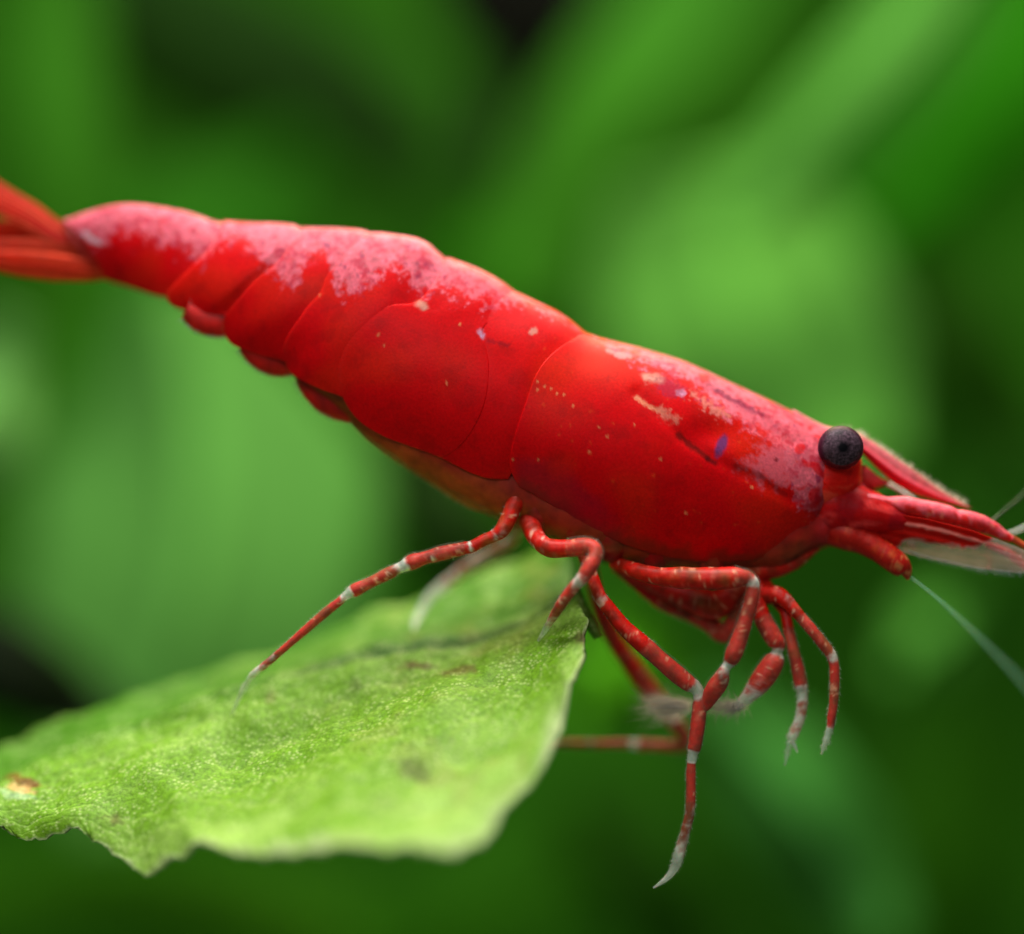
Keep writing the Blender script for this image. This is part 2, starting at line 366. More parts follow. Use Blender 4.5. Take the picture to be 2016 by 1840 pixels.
def hairs(name, lst, parent, color=(.75, .8, .75), op=.5):
    """lst of (start, end, radius px): fine bristles joined in one part"""
    V = []; F = []; Cc = []
    for a, b, r in lst:
        a = np.array(a); b = np.array(b); t = b - a; t /= np.linalg.norm(t) + 1e-9
        u = np.cross(t, [0, 1, .2]); u /= np.linalg.norm(u) + 1e-9; w = np.cross(t, u)
        o = len(V)
        for k in range(3):
            an = k * 2.094; V.append(a + (u * math.cos(an) + w * math.sin(an)) * r / 100)
        V.append(b); Cc += [(*color, op)] * 3 + [(*color, op * .5)]
        F += [(o, o + 1, o + 3), (o + 1, o + 2, o + 3), (o + 2, o, o + 3)]
    o = child(name, V, F, M_hair, Cc, parent); o['kind'] = 'stuff'; return o
rnd = random.Random(7)
def setae(X, A, r, side, frac=(0.1, .95), n=40, ln=8, parent=None, op=.4, name='bristles'):
    l = []
    for k in range(n):
        t = frac[0] + (frac[1] - frac[0]) * rnd.random(); i = min(len(X) - 2, int(t * len(X)))
        T = X[i + 1] - X[i]; T /= np.linalg.norm(T)
        a = X[i] + A[i] * side * r[i] * .9 + np.array([0, rnd.uniform(-.5, .5) * r[i], 0])
        d = A[i] * side + T * rnd.uniform(.4, 1.4) + np.array([0, rnd.uniform(-.4, .4), 0])
        l.append((a, a + d / np.linalg.norm(d) * ln / 100 * rnd.uniform(.5, 1.2), .7))
    return hairs(name, l, parent, op=op)
def leg(pts, bristle=None, label=None, **k):
    pts = [(a, b_, c_, rr * (.84 + .05 * math.sin(a * .11)), e, f) for a, b_, c_, rr, e, f in pts]
    o, X, A, r = tube('leg', pts, **k)
    if label: o['label'] = label
    hull = [(a, b_, c_, rr * 1.16 + 1.5, 1, .06) for a, b_, c_, rr, e, f in pts[len(pts) // 4:]]
    tube('cuticle', hull, parent=o, colf=lambda C, V, q, an: C * 0 + lin(190, 196, 170))
    if bristle:
        for s_ in bristle: setae(X, A, r, *s_, parent=o)
    return o, X, A, r
# rear near leg stretched back to the leaf
leg([(1022, 968, -.7, 22, .1, 1), (1008, 1005, -.9, 21, .15, 1), (990, 1042, -1.0, 18, .2, 1), (972, 1056, -1.0, 15, .45, 1), (955, 1063, -1.0, 15, 0, 1), (935, 1074, -1.0, 14, .1, 1), (926, 1078, -1.0, 14, .75, 1), (915, 1080, -1.0, 15, 0, 1),
     (870, 1090, -1.0, 16, 0, 1), (852, 1095, -1, 16, .35, 1), (840, 1098, -1, 16, 0, 1), (815, 1106, -1.0, 17, 0, 1), (803, 1111, -1.0, 16, .5, 1), (793, 1116, -1.0, 14, 1, 1), (780, 1122, -1.0, 13, .5, 1), (768, 1128, -1.0, 14, .2, 1),
     (730, 1147, -1.0, 14, .1, 1), (700, 1162, -1.0, 15, 0, 1), (691, 1167, -1.0, 13, .9, 1), (680, 1174, -1.0, 10, 1, 1), (668, 1185, -1.0, 10, .2, 1), (640, 1207, -1.0, 10, .15, 1), (600, 1242, -1.0, 9.5, .2, .95), (560, 1277, -1.0, 8.5, .25, .9),
     (525, 1307, -.9, 8, .4, .85), (508, 1320, -.85, 8, .8, .8), (497, 1330, -.75, 8, .95, .8), (487, 1344, -.6, 5, 1, .75), (474, 1368, -.4, 4.5, 1, .75), (463, 1392, -.25, 3.5, 1, .7), (455, 1412, -.1, 1.5, 1, .7)],
    bristle=[(1, (.4, .93), 90, 9), (-1, (.4, .93), 90, 9), (1, (.0, .5), 30, 9), (-1, (0, .5), 30, 9)], label='long red leg with white banded joints reaching back to the leaf')
# rear far leg, pale, behind
leg([(1030, 1010, .6, 18, .3, 1), (1010, 1062, 1.3, 14, .5, .9), (985, 1078, 1.7, 12, .5, .7), (930, 1110, 2.1, 12, .55, .9), (890, 1140, 2.3, 12, .6, .9), (872, 1156, 2.3, 13, 1, 1), (850, 1172, 2.2, 11, 1, .95), (832, 1200, 2.0, 10, 1, .95), (820, 1222, 1.7, 9, 1, .95), (814, 1240, 1.3, 4, 1, .8)],
    label='pale out of focus hind leg on the far side')
# near leg bent over the leaf's tip
leg([(1040, 1020, -.6, 24, .2, 1), (1052, 1052, -1.0, 22, .2, 1), (1066, 1070, -1.3, 22, .35, 1), (1085, 1080, -1.4, 22, .1, 1), (1120, 1080, -1.5, 22, 0, 1), (1150, 1077, -1.6, 20, 0, 1), (1168, 1080, -1.7, 18, .15, 1), (1172, 1095, -1.8, 17, .15, 1),
     (1160, 1118, -1.9, 16, .05, 1), (1148, 1137, -1.9, 15, .5, 1), (1140, 1146, -1.85, 14, .75, 1), (1130, 1156, -1.8, 14, .3, 1), (1112, 1180, -1.7, 13, .2, 1), (1096, 1204, -1.5, 11, .3, .95), (1085, 1222, -1.3, 9, .6, .85), (1074, 1240, -1.1, 7, 1, .7), (1060, 1262, -.9, 3, 1, .6)],
    bristle=[(1, (.4, .95), 40, 8), (-1, (.4, .95), 40, 8)], label='folded red leg with a pink shin over the leaf tip')
# long near leg hanging straight down
legC = leg([(1135, 1040, -.5, 18, .2, 1), (1152, 1095, -.8, 17, 0, 1), (1165, 1133, -1.0, 15, 0, 1), (1178, 1168, -1.1, 16, .15, 1), (1184, 1180, -1.1, 17, .5, 1), (1195, 1194, -1.1, 17, .05, 1), (1229, 1236, -1.15, 19, 0, 1), (1268, 1271, -1.2, 20, 0, 1), (1306, 1305, -1.2, 21, 0, 1), (1340, 1334, -1.2, 21, 0, 1),
     (1357, 1347, -1.2, 20, .2, 1), (1366, 1352, -1.2, 17, .95, 1), (1374, 1362, -1.2, 14, 1, 1), (1377, 1374, -1.2, 14, .5, 1), (1377, 1392, -1.2, 16, 0, 1), (1374, 1425, -1.2, 17, 0, 1), (1369, 1462, -1.2, 17, 0, 1), (1366, 1476, -1.2, 16, .2, 1), (1364, 1484, -1.2, 13, 1, 1), (1362, 1498, -1.2, 12, 1, 1),
     (1361, 1506, -1.2, 11, .2, 1), (1360, 1530, -1.2, 12, 0, 1), (1360, 1560, -1.2, 12, .1, 1), (1358, 1600, -1.2, 12, .3, .9), (1350, 1635, -1.15, 12, .45, .75), (1341, 1668, -1.1, 12, .75, .6), (1334, 1692, -1.1, 12, 1, .6), (1326, 1712, -1.1, 9, 1, .65), (1312, 1730, -1.1, 6.5, 1, .8), (1286, 1749, -1.1, 1.5, 1, .8)],
    bristle=[(1, (.55, .93), 70, 8), (-1, (.55, .93), 70, 8), (1, (.15, .4), 25, 7), (-1, (.15, .4), 25, 7)], label='long red leg with cream flecks hanging straight down')
# far leg crossing behind and turning left
leg([(1150, 1060, .4, 20, 0, 1), (1175, 1180, .9, 17, 0, 1), (1200, 1243, 1.2, 20, .1, 1), (1235, 1300, 1.4, 21, .1, 1), (1280, 1360, 1.6, 20, 0, 1), (1320, 1412, 1.7, 18, 0, 1), (1345, 1445, 1.8, 16, 0, 1), (1352, 1463, 1.8, 13, .3, 1), (1338, 1470, 1.8, 12, .1, 1),
     (1290, 1468, 1.8, 12, 0, 1), (1262, 1467, 1.8, 12, 0, 1), (1252, 1466, 1.8, 11, .9, 1), (1242, 1465, 1.8, 10, .9, 1), (1230, 1465, 1.8, 9, .1, 1), (1180, 1465, 1.8, 9, .2, 1), (1130, 1464, 1.8, 8.5, .15, .95), (1095, 1463, 1.8, 8, .3, .8), (1040, 1462, 1.8, 6, .8, .6)],
    bristle=[(1, (.5, .95), 40, 7), (-1, (.5, .95), 40, 7)], label='dark red far leg turned sideways behind the long leg')
# thick near claw leg
legE = leg([(1210, 1108, -.5, 16, .15, 1), (1245, 1122, -.9, 20, .1, 1), (1290, 1134, -1.2, 22, 0, 1), (1340, 1138, -1.4, 25, 0, 1), (1400, 1140, -1.5, 27, 0, 1), (1445, 1138, -1.6, 24, 0, 1), (1470, 1139, -1.6, 19, .2, 1), (1482, 1148, -1.6, 15, .75, 1), (1482, 1162, -1.6, 16, .2, 1),
     (1478, 1185, -1.6, 18, 0, 1), (1468, 1220, -1.6, 18, 0, 1), (1457, 1255, -1.6, 19, 0, 1), (1445, 1287, -1.6, 19, 0, 1), (1438, 1302, -1.5, 15, .3, 1), (1431, 1312, -1.5, 11, 1, .9), (1425, 1322, -1.5, 14, .5, 1), (1418, 1340, -1.4, 22, .05, 1), (1404, 1362, -1.3, 22, 0, 1), (1388, 1388, -1.2, 15, .3, 1), (1375, 1398, -1.1, 8, .9, .8)],
    bristle=[(1, (.5, .9), 30, 7), (-1, (.2, .9), 40, 7)], label='thick red claw leg bent at a white knee')
# its partner on the far side
leg([(1215, 1110, .2, 20, .1, 1), (1250, 1145, .2, 17, .1, 1), (1300, 1185, .3, 18, .15, 1), (1350, 1208, .3, 17, .1, 1), (1395, 1225, .2, 22, .1, 1), (1418, 1250, .1, 20, 0, 1), (1432, 1246, -.1, 20, 0, 1), (1452, 1215, -.3, 21, 0, 1), (1470, 1185, -.4, 19, 0, 1), (1482, 1160, -.4, 15, .2, 1)],
    bristle=[(1, (.1, .6), 40, 10), (-1, (.1, .6), 40, 10)], label='dark red leg folded up under the body')
# second claw with pale brush
legF = leg([(1470, 1120, -.4, 20, 0, 1), (1490, 1180, -.6, 18, 0, 1), (1500, 1215, -.7, 20, 0, 1), (1522, 1255, -.8, 22, 0, 1), (1532, 1270, -.8, 19, .1, 1), (1530, 1284, -.8, 14, .9, .8), (1526, 1298, -.8, 24, .1, 1), (1512, 1322, -.8, 27, .15, 1), (1492, 1350, -.8, 24, .45, .95), (1470, 1375, -.8, 17, .8, .8), (1448, 1394, -.8, 9, 1, .7)],
    label='short claw leg with a rounded red hand and pale tip')
# front legs
leg([(1470, 1135, -.3, 24, 0, 1), (1500, 1168, -.5, 24, .05, 1), (1530, 1172, -.7, 22, .1, 1), (1550, 1186, -.8, 16, .3, 1), (1575, 1214, -.9, 14, 0, 1), (1601, 1244, -1.0, 13, 0, 1), (1625, 1274, -1.0, 13, 0, 1), (1636, 1290, -1.0, 13, .6, 1), (1641, 1304, -1.0, 12, .4, 1), (1643, 1320, -1.0, 12, 0, 1), (1643, 1350, -1.0, 12, 0, 1), (1641, 1385, -1.0, 11, 0, 1),
     (1637, 1412, -1.0, 10.5, 0, 1), (1635, 1430, -1.0, 9, .4, 1), (1633, 1438, -1.0, 8.5, 1, .7), (1626, 1460, -1.0, 7, 1, .5), (1617, 1486, -1.0, 2, 1, .4)],
    bristle=[(1, (.4, .98), 60, 9), (-1, (.4, .98), 60, 9)], label='slender front leg arched farthest forward')
oG, XG, AG, rG = leg([(1500, 1150, -.2, 20, 0, 1), (1528, 1182, -.4, 17, .1, 1), (1545, 1205, -.5, 13, .2, 1), (1552, 1240, -.6, 13, 0, 1), (1561, 1278, -.7, 13, 0, 1), (1570, 1315, -.7, 15, 0, 1), (1575, 1340, -.7, 16, 0, 1), (1577, 1352, -.7, 16, .5, .95), (1579, 1365, -.7, 14, .8, .8), (1579, 1390, -.7, 13, .65, .75), (1573, 1420, -.7, 12, .7, .7), (1560, 1450, -.7, 11, .85, .6), (1555, 1462, -.7, 7, 1, .5), (1550, 1485, -.7, 5, 1, .45), (1545, 1508, -.7, 2, 1, .35)],
    bristle=[(1, (.3, .98), 60, 9), (-1, (.3, .98), 60, 9)], label='front leg with a clear end and a split claw')
tube('claw_finger', [(1556, 1458, -.7, 6, 1, .5), (1564, 1468, -.7, 4, 1, .45), (1570, 1482, -.7, 1.5, 1, .35)], parent=oG)
# brushes of pale hair on the claws
def brush(parent, x, y, d, dirs, n, ln, spread, w, colr=(.95, .84, .8)):
    l = []
    for k in range(n):
        a = math.radians(dirs + rnd.gauss(0, spread))
        sx, sy = x + rnd.gauss(0, w), y + rnd.gauss(0, w * .6)
        q = rnd.uniform(.4, 1) * ln
        l.append((W(sx, sy, d + rnd.uniform(-.25, .25)), W(sx + math.cos(a) * q, sy + math.sin(a) * q, d + rnd.uniform(-.5, .5)), .8))
    return hairs('hair_tuft', l, parent, color=colr, op=.26)
brush(legE[0], 1350, 1390, -.4, 185, 230, 110, 12, 12)
brush(legE[0], 1310, 1392, -.3, 180, 150, 70, 20, 16)
brush(legF[0], 1450, 1388, -.7, 135, 300, 42, 40, 10)
brush(legF[0], 1425, 1392, -.7, 180, 160, 50, 40, 12)
brush(legE[0], 1325, 1408, .2, 200, 160, 60, 30, 14)
# mouthparts between the legs
tube('mouthpart', [(1235, 1118, 0, 20, .1, 1), (1300, 1150, 0, 24, .15, 1), (1360, 1175, -.1, 28, .2, 1), (1410, 1190, -.2, 30, .1, 1), (1450, 1160, -.3, 26, 0, 1), (1490, 1130, -.4, 22, 0, 1)], M_flesh)
tube('mouthpart', [(1280, 1140, .4, 14, .3, .9), (1330, 1165, .4, 16, .4, .8), (1390, 1180, .4, 16, .3, .9), (1430, 1160, .3, 14, .1, 1)], M_flesh)
tube('mouthpart', [(1420, 1110, -.2, 26, 0, 1), (1480, 1120, -.3, 26, .1, 1), (1550, 1105, -.3, 24, .1, 1), (1605, 1070, -.2, 16, 0, 1)], M_flesh)
# leg roots along the chest
for x, y, r in [(1012, 1000, 26), (1060, 1030, 34), (1130, 1052, 40), (1205, 1080, 40), (1290, 1098, 36), (1400, 1108, 34)]:
    tube('leg_root', [(x - 4, y - 50, -.55, r, .1, 1), (x, y - 22, -.6, r, .1, 1), (x, y, -.5, r * .85, .2, 1), (x + 4, y + 14, -.35, r * .4, .2, 1)], M_flesh, colf=lambda C, V, q, an: mixc(mixc(C * 0 + lin(150, 16, 14), lin(124, 52, 22), smooth(-.2, .5, nzarr(V, 2.4, 3))), lin(190, 90, 60), smooth(.3, .7, nzarr(V, 6, 3, 5)) * .5))
# swimmerets folded under the tail
def pleopod(p, d=0.0, c=lin(184, 12, 8)):
    o, X, A, r = tube('swimmeret', [(x, y, d + k * 0, rr * 1.3, 0, op) for x, y, rr, op, k in p], M_flesh, colf=lambda C, V, q, an: C * .0 + c * (1 + .3 * nzarr(V, 4, 2))[..., None], flat=.5)
    if len(p) > 3: setae(X, A, r, 1, (.2, .98), 110, 13, parent=o, op=.5); setae(X, A, r, -1, (.2, .98), 110, 13, parent=o, op=.5)
pleopod([(480, 625, 20, 1, 0), (440, 634, 24, 1, 0), (400, 628, 23, 1, 0), (366, 612, 14, .9, 0)], .0)
pleopod([(610, 690, 22, 1, 0), (560, 706, 28, 1, 0), (515, 694, 27, 1, 0), (480, 674, 15, .9, 0)], -.1)
pleopod([(740, 800, 20, 1, 0), (695, 800, 27, 1, 0), (645, 780, 28, 1, 0), (606, 754, 18, .9, 0), (588, 740, 9, .8, 0)], -.15)
pleopod([(960, 960, 12, .7, 0), (860, 908, 20, .75, 0), (780, 866, 22, .85, 0), (730, 836, 16, .9, 0), (700, 815, 8, .8, 0)], -.15, lin(196, 44, 20))
pleopod([(985, 990, 18, .8, 0), (930, 975, 20, .8, 0), (850, 935, 12, .7, 0), (790, 900, 6, .6, 0)], .1, lin(206, 120, 60))

# ------------------------------------------------------------------ tail fan
def blade(name, axis, widths, d, thick=5, color=lin(216, 40, 18), op=.92, tilt=0, ribs=3, m=None, parent=None, colf=None, n=70, k=26):
    ax = arc_crom(axis, n); w = np.interp(np.linspace(0, 1, n), np.linspace(0, 1, len(widths)), widths)
    T = np.gradient(ax, axis=0); T /= np.linalg.norm(T, axis=1, keepdims=True); N_ = np.stack([-T[:, 1], T[:, 0]], -1)
    e = np.linspace(-1, 1, k)
    px = ax[:, 0:1] + N_[:, 0:1] * w[:, None] * e; py = ax[:, 1:2] + N_[:, 1:2] * w[:, None] * e
    dd = np.interp(np.linspace(0, 1, n), np.linspace(0, 1, len(d)), d)[:, None] + tilt * e[None] + 0.05 * e[None] ** 2 - .014 * np.cos(e[None] * ribs * math.pi)
    P = Wa(px, py, dd); f = nzarr(P, 3, 3)
    C = np.zeros(P.shape) + color
    st = np.array([[noise.noise(Vector((i * .03, j * 1.7, ribs * 3.1))) for j in range(k)] for i in range(n)])
    C = mixc(C, lin(244, 120, 70), smooth(.05, .5, st) * .38); C = mixc(C, lin(120, 14, 4), smooth(.05, .5, -st) * .4)
    C = mixc(C, lin(244, 130, 80), smooth(.8, 1, abs(e)[None] + 0 * px) * .3)
    O = op + 0 * px
    if colf is not None: C, O = colf(C, O, px, py, e[None] + 0 * px, f)
    o = child(name, P.reshape(-1, 3), grid_faces(n, k), m or M_fin, np.concatenate([np.clip(C, 0, 1), O[..., None]], -1).reshape(-1, 4), parent)
    solid(o, thick / 100, 0); return o
blade('tail_blade', [(190, 484), (120, 462), (60, 424), (0, 392), (-80, 342)], [9, 22, 26, 29, 30], [1.0, 1.2, 1.5], color=lin(206, 28, 16), tilt=.1, thick=1.5, op=.82, ribs=6)
blade('tail_blade', [(200, 495), (120, 474), (50, 456), (-10, 452), (-90, 440)], [12, 22, 20, 18, 20], [1.02, 1.25, 1.5], color=lin(214, 26, 8), thick=1.5, op=.85, ribs=5)
blade('tail_blade', [(205, 505), (120, 492), (50, 482), (-10, 480), (-90, 478)], [14, 27, 30, 28, 26], [1.1, 1.3, 1.5], color=lin(216, 30, 10), tilt=-.1, thick=2, op=.8)
blade('tail_blade', [(215, 520), (130, 512), (60, 504), (-10, 500), (-90, 498)], [16, 30, 32, 28, 22], [.95, 1.05, 1.2], color=lin(190, 30, 10), thick=2, op=.85)
blade('tail_blade', [(238, 532), (180, 533), (120, 528), (60, 522), (-10, 512), (-80, 500)], [14, 22, 27, 26, 20, 10], [.9, .9, 1.0], color=lin(222, 46, 14), op=.75, thick=2)

# ------------------------------------------------------------------ head
# eye on its stalk
EX, EY, ED, ER = 1655, 882, -.95, 44
c0 = np.array(W(EX, EY, ED)); V = []; Cc = []; n, k = 60, 90
for i in range(n):
    for j in range(k):
        a = math.pi * i / (n - 1); b = 2 * math.pi * j / k
        v_ = np.array([math.sin(a) * math.cos(b), -math.cos(a), math.sin(a) * math.sin(b)])
        V.append(c0 + v_ * np.array([.44, .34, .425]))
        rr = math.sin(a) if a < math.pi / 2 else 1.2
        f = nz(*(v_ * 1), 9, 3)
        base = lin(68, 50, 60) * (1 + .9 * f)
        if rr > .78: t = min(1, (rr - .78) / .14); base = base * (1 - t) + lin(56, 16, 36) * t
        if rr < .34: t = min(1, (.34 - rr) / .18); base = base * (1 - t) + lin(8, 6, 12) * t
        if v_[2] < -.55 and rr > .8: base = base * .6 + lin(140, 14, 14) * .4
        Cc.append(base)
child('eye', V, grid_faces(n, k, True), M_eye, Cc)
redf = lambda base: (lambda C, V, q, an: np.clip(C * 0 + base * (1 + .3 * nzarr(V, 3, 3))[..., None] + PINK * (smooth(.2, .6, nzarr(V, 5, 3, 6)) * .25)[..., None], 0, 1))
tube('eye_stalk', [(1565, 1000, -.05, 50, 0, 1), (1600, 970, -.2, 60, 0, 1), (1632, 942, -.28, 62, 0, 1), (1646, 916, -.4, 54, 0, 1), (1653, 900, -.5, 46, 0, 1), (1657, 888, -.56, 37, 0, 1)], M_shell, colf=lambda C, V, q, an: mixc(mixc(C * 0 + lin(214, 22, 16), lin(236, 84, 60), smooth(.0, .6, nzarr(V, 4, 4, 3)) * .6), lin(140, 10, 26), smooth(.1, .6, nzarr(V, 2.5, 3, 8)) * .6), sides=44)
# rostrum: a blade seen from the side with thickness
rt = crom([(1560, 806), (1622, 838), (1672, 848), (1697, 858), (1735, 882), (1766, 904), (1807, 932), (1848, 962), (1880, 982), (1910, 999)], 90)
rb = crom([(1560, 850), (1622, 872), (1680, 880), (1705, 902), (1735, 930), (1765, 954), (1800, 972), (1848, 988), (1882, 995), (1912, 1001)], 90)
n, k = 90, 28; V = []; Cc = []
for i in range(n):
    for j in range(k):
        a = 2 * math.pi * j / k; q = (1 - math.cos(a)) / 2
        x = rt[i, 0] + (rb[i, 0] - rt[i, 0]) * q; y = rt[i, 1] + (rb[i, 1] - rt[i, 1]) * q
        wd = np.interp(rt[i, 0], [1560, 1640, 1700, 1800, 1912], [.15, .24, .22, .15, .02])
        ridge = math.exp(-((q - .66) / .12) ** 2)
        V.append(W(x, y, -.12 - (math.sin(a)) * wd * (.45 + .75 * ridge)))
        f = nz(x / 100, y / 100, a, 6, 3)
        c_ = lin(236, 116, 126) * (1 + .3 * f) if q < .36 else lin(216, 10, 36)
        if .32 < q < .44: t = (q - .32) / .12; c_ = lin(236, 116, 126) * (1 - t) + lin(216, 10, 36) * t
        if .44 < q < .56: c_ = c_ * .65 + lin(250, 150, 170) * .35  # pale highlight along the ridge, painted into the colour
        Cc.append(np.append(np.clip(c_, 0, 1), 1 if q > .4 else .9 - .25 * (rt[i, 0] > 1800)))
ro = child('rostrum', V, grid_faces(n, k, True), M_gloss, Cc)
l = []
for q in range(26):                                   # teeth and bristles along its ridge
    t = .25 + .7 * q / 26; i = int(t * 89); x, y = rt[i]
    l.append((W(x - 3, y + 3, -.12), W(x + 12, y - 4, -.12), 3.2))
for q in range(150):
    i = int(rnd.uniform(.15, .97) * 89); x, y = rt[i]; d = rnd.uniform(-.25, .0)
    l.append((W(x, y + 2, d), W(x + rnd.uniform(0, 9), y - rnd.uniform(5, 15), d + rnd.uniform(-.1, .1)), .8))
hairs('bristles', l, ro, color=(.8, .7, .56), op=.45)
# brow behind the eye and lower head
tube('antenna_base', [(1580, 1022, .1, 28, 0, 1), (1620, 1036, -.15, 34, 0, 1), (1660, 1048, -.4, 34, 0, 1), (1700, 1064, -.52, 29, 0, 1), (1735, 1086, -.64, 25, .05, 1), (1762, 1106, -.7, 24, .05, 1), (1776, 1118, -.7, 21, .1, 1), (1784, 1126, -.7, 13, .5, .9), (1788, 1142, -.7, 3, 1, .7)], M_leg, colf=lambda C, V, q, an: mixc(mixc(C * 0 + lin(176, 20, 12), lin(214, 84, 36), smooth(.1, .7, nzarr(V, 6, 4)) * .5), lin(226, 150, 90), smooth(1735, 1775, q[:, 0])[:, None] * smooth(.2, .6, nzarr(V, 8, 3)) * .6))
tube('head_plate', [(1550, 985, .25, 60, 0, 1), (1600, 992, .0, 66, 0, 1), (1640, 998, -.2, 62, 0, 1), (1675, 1004, -.34, 54, 0, 1), (1715, 1012, -.46, 44, 0, 1), (1760, 1022, -.52, 32, 0, 1), (1810, 1032, -.52, 18, 0, 1), (1850, 1038, -.5, 6, 0, 1)], M_shell, colf=lambda C, V, q, an: mixc(mixc(C * 0 + lin(186, 14, 18), lin(226, 60, 60), smooth(.15, .6, np.sin(an * 7)[None] * .4 + nzarr(V * np.array([.35, 1, 1]), 5, 4)) * .8), lin(130, 14, 30), smooth(.1, .6, nzarr(V, 2, 3, 90)) * .5), sides=48)
# antennule stem (upper) in three pieces
pinkf = lambda C, V, q, an: np.clip(mixc(mixc(C * 0 + lin(205, 24, 22), PINK, smooth(-.35, .35, -np.cos(an)[None] * 0 + (V[..., 2] - V[..., 2].mean(1, keepdims=True)) / .16 + nzarr(V, 6, 3) * .8) * .85), lin(236, 120, 96), smooth(.45, .6, nzarr(V, 8, 2, 3)) * .5), 0, 1)
an1, XA, AA, rA = tube('antennule', [(1660, 985, -.5, 22, 0, 1), (1710, 990, -.6, 20, 0, 1), (1745, 992, -.62, 14, 0, 1), (1772, 995, -.64, 18, 0, 1), (1810, 1003, -.64, 20, 0, 1), (1860, 1014, -.62, 20, 0, 1), (1880, 1020, -.6, 17, .1, 1), (1900, 1024, -.6, 19, 0, 1), (1930, 1032, -.55, 18, 0, 1), (1955, 1042, -.5, 14, .15, 1), (1975, 1054, -.5, 10, .2, 1), (1992, 1062, -.5, 7, .2, 1)], M_leg, colf=pinkf, sides=20)
tube('feeler', [(1985, 1056, -.5, 6, .1, 1), (2005, 1068, -.5, 6, .1, 1), (2050, 1098, -.6, 5, .2, 1), (2120, 1160, -.8, 4, .3, .9)], parent=an1)
tube('feeler', [(1950, 1030, -.3, 4, .4, .95), (1975, 1008, 0, 3.2, .5, .8), (2016, 972, .5, 3, .5, .7), (2080, 900, 1.2, 2.5, .6, .6)], parent=an1, colf=lambda C, V, q, an: C * 0 + lin(36, 56, 18))
tube('feeler', [(1984, 1050, -.4, 4, 1, .25), (2005, 1044, -.3, 6, 1, .18), (2050, 1020, -.1, 6, 1, .18), (2110, 980, .2, 5, 1, .2)], parent=an1)
# white edge of the far antennule seen under the rostrum
tube('antennule', [(1690, 925, .1, 10, .2, 1), (1715, 938, .15, 8, .4, 1), (1735, 946, .2, 4.5, .95, .95), (1765, 962, .2, 3.6, 1, .95), (1800, 985, .2, 4, .9, .95)], M_leg, wob=0)
tube('mouthpart', [(1690, 930, -.2, 20, 0, 1), (1712, 945, -.15, 18, .1, 1), (1735, 950, -.1, 9, .2, .9), (1750, 948, -.1, 3, .5, .8)], M_leg, colf=redf(lin(190, 50, 54)))
# antennal scale: broad clear blade with a red stiff edge
def scf(C, O, px, py, e, f):
    xt = smooth(1740, 1800, px)
    redw = smooth(.2, -.15, e + f * .25 - np.interp(px, [1700, 1750, 1780, 1880, 1925, 1965], [1.3, 1.0, .35, .05, -.2, -1.4]))
    C = mixc(np.zeros(C.shape) + lin(232, 196, 196), lin(222, 110, 104), smooth(.1, .6, f) * .3)
    C = mixc(C, lin(208, 22, 14), redw)
    C = mixc(C, lin(240, 150, 140), smooth(.12, .04, abs(e + .55 + f * .1)) * .6)
    return C, np.clip(.2 + .74 * redw + .2 * smooth(.3, .9, f) + .1 * smooth(.85, 1, e), 0, 1)
sc = blade('antennal_scale', [(1650, 1020), (1740, 1042), (1830, 1062), (1930, 1086), (2010, 1105), (2080, 1124)], [18, 34, 38, 36, 25, 6], [-.55, -.7, -.75, -.7, -.6], thick=3, tilt=.12, ribs=4, colf=scf, n=110, k=40)
l = []
for q in range(240):
    t = rnd.uniform(.25, .98); x = 1700 + 350 * t; y = np.interp(x, [1740, 1830, 1930, 2010, 2080], [1073, 1099, 1122, 1130, 1132])
    l.append((W(x, y - 3, -.6), W(x + rnd.uniform(2, 9), y + rnd.uniform(4, 13), -.6 + rnd.uniform(-.1, .1)), .9))
hairs('bristles', l, sc, color=(.6, .68, .7), op=.35)
tube('antennal_spine', [(1940, 1070, -.3, 6, .2, .8), (1985, 1090, -.3, 8, 0, .9), (2005, 1105, -.3, 8, .1, .9), (2040, 1130, -.3, 6, .3, .8)], parent=None)
# long clear antenna
tube('antenna', [(1784, 1132, -.7, 4, 1, .3), (1800, 1142, -.8, 4, 1, .16), (1845, 1178, -1.8, 4.5, 1, .1), (1900, 1228, -2.8, 4.5, 1, .1), (1955, 1282, -3.6, 4.5, 1, .1), (2016, 1345, -4.5, 4.5, 1, .12), (2100, 1440, -5.5, 5, 1, .12)], M_leg, wob=0, colf=lambda C, V, q, an: C * 0 + lin(130, 176, 150))

# ------------------------------------------------------------------ the leaf it stands on
m, nt, b, out = mat('leaf_surface'); N = nt.nodes; L = nt.links
tc = N.new('ShaderNodeTexCoord'); at = N.new('ShaderNodeAttribute'); at.attribute_name = 'pigment'
mp = N.new('ShaderNodeMapping'); mp.inputs['Scale'].default_value = (1, .8, 1.3); L.new(tc.outputs['Object'], mp.inputs[0])
vo = N.new('ShaderNodeTexVoronoi'); vo.inputs['Scale'].default_value = 11; L.new(mp.outputs[0], vo.inputs['Vector'])
n1 = N.new('ShaderNodeTexNoise'); n1.inputs['Scale'].default_value = 12; n1.inputs['Detail'].default_value = 5; n1.inputs['Roughness'].default_value = .7; L.new(mp.outputs[0], n1.inputs['Vector'])
r1 = N.new('ShaderNodeMapRange'); r1.inputs[1].default_value = .34; r1.inputs[2].default_value = .68; r1.inputs[3].default_value = .72; r1.inputs[4].default_value = 1.4; L.new(n1.outputs['Fac'], r1.inputs[0])
sc1 = N.new('ShaderNodeVectorMath'); sc1.operation = 'SCALE'; L.new(at.outputs['Color'], sc1.inputs[0]); L.new(r1.outputs[0], sc1.inputs['Scale'])
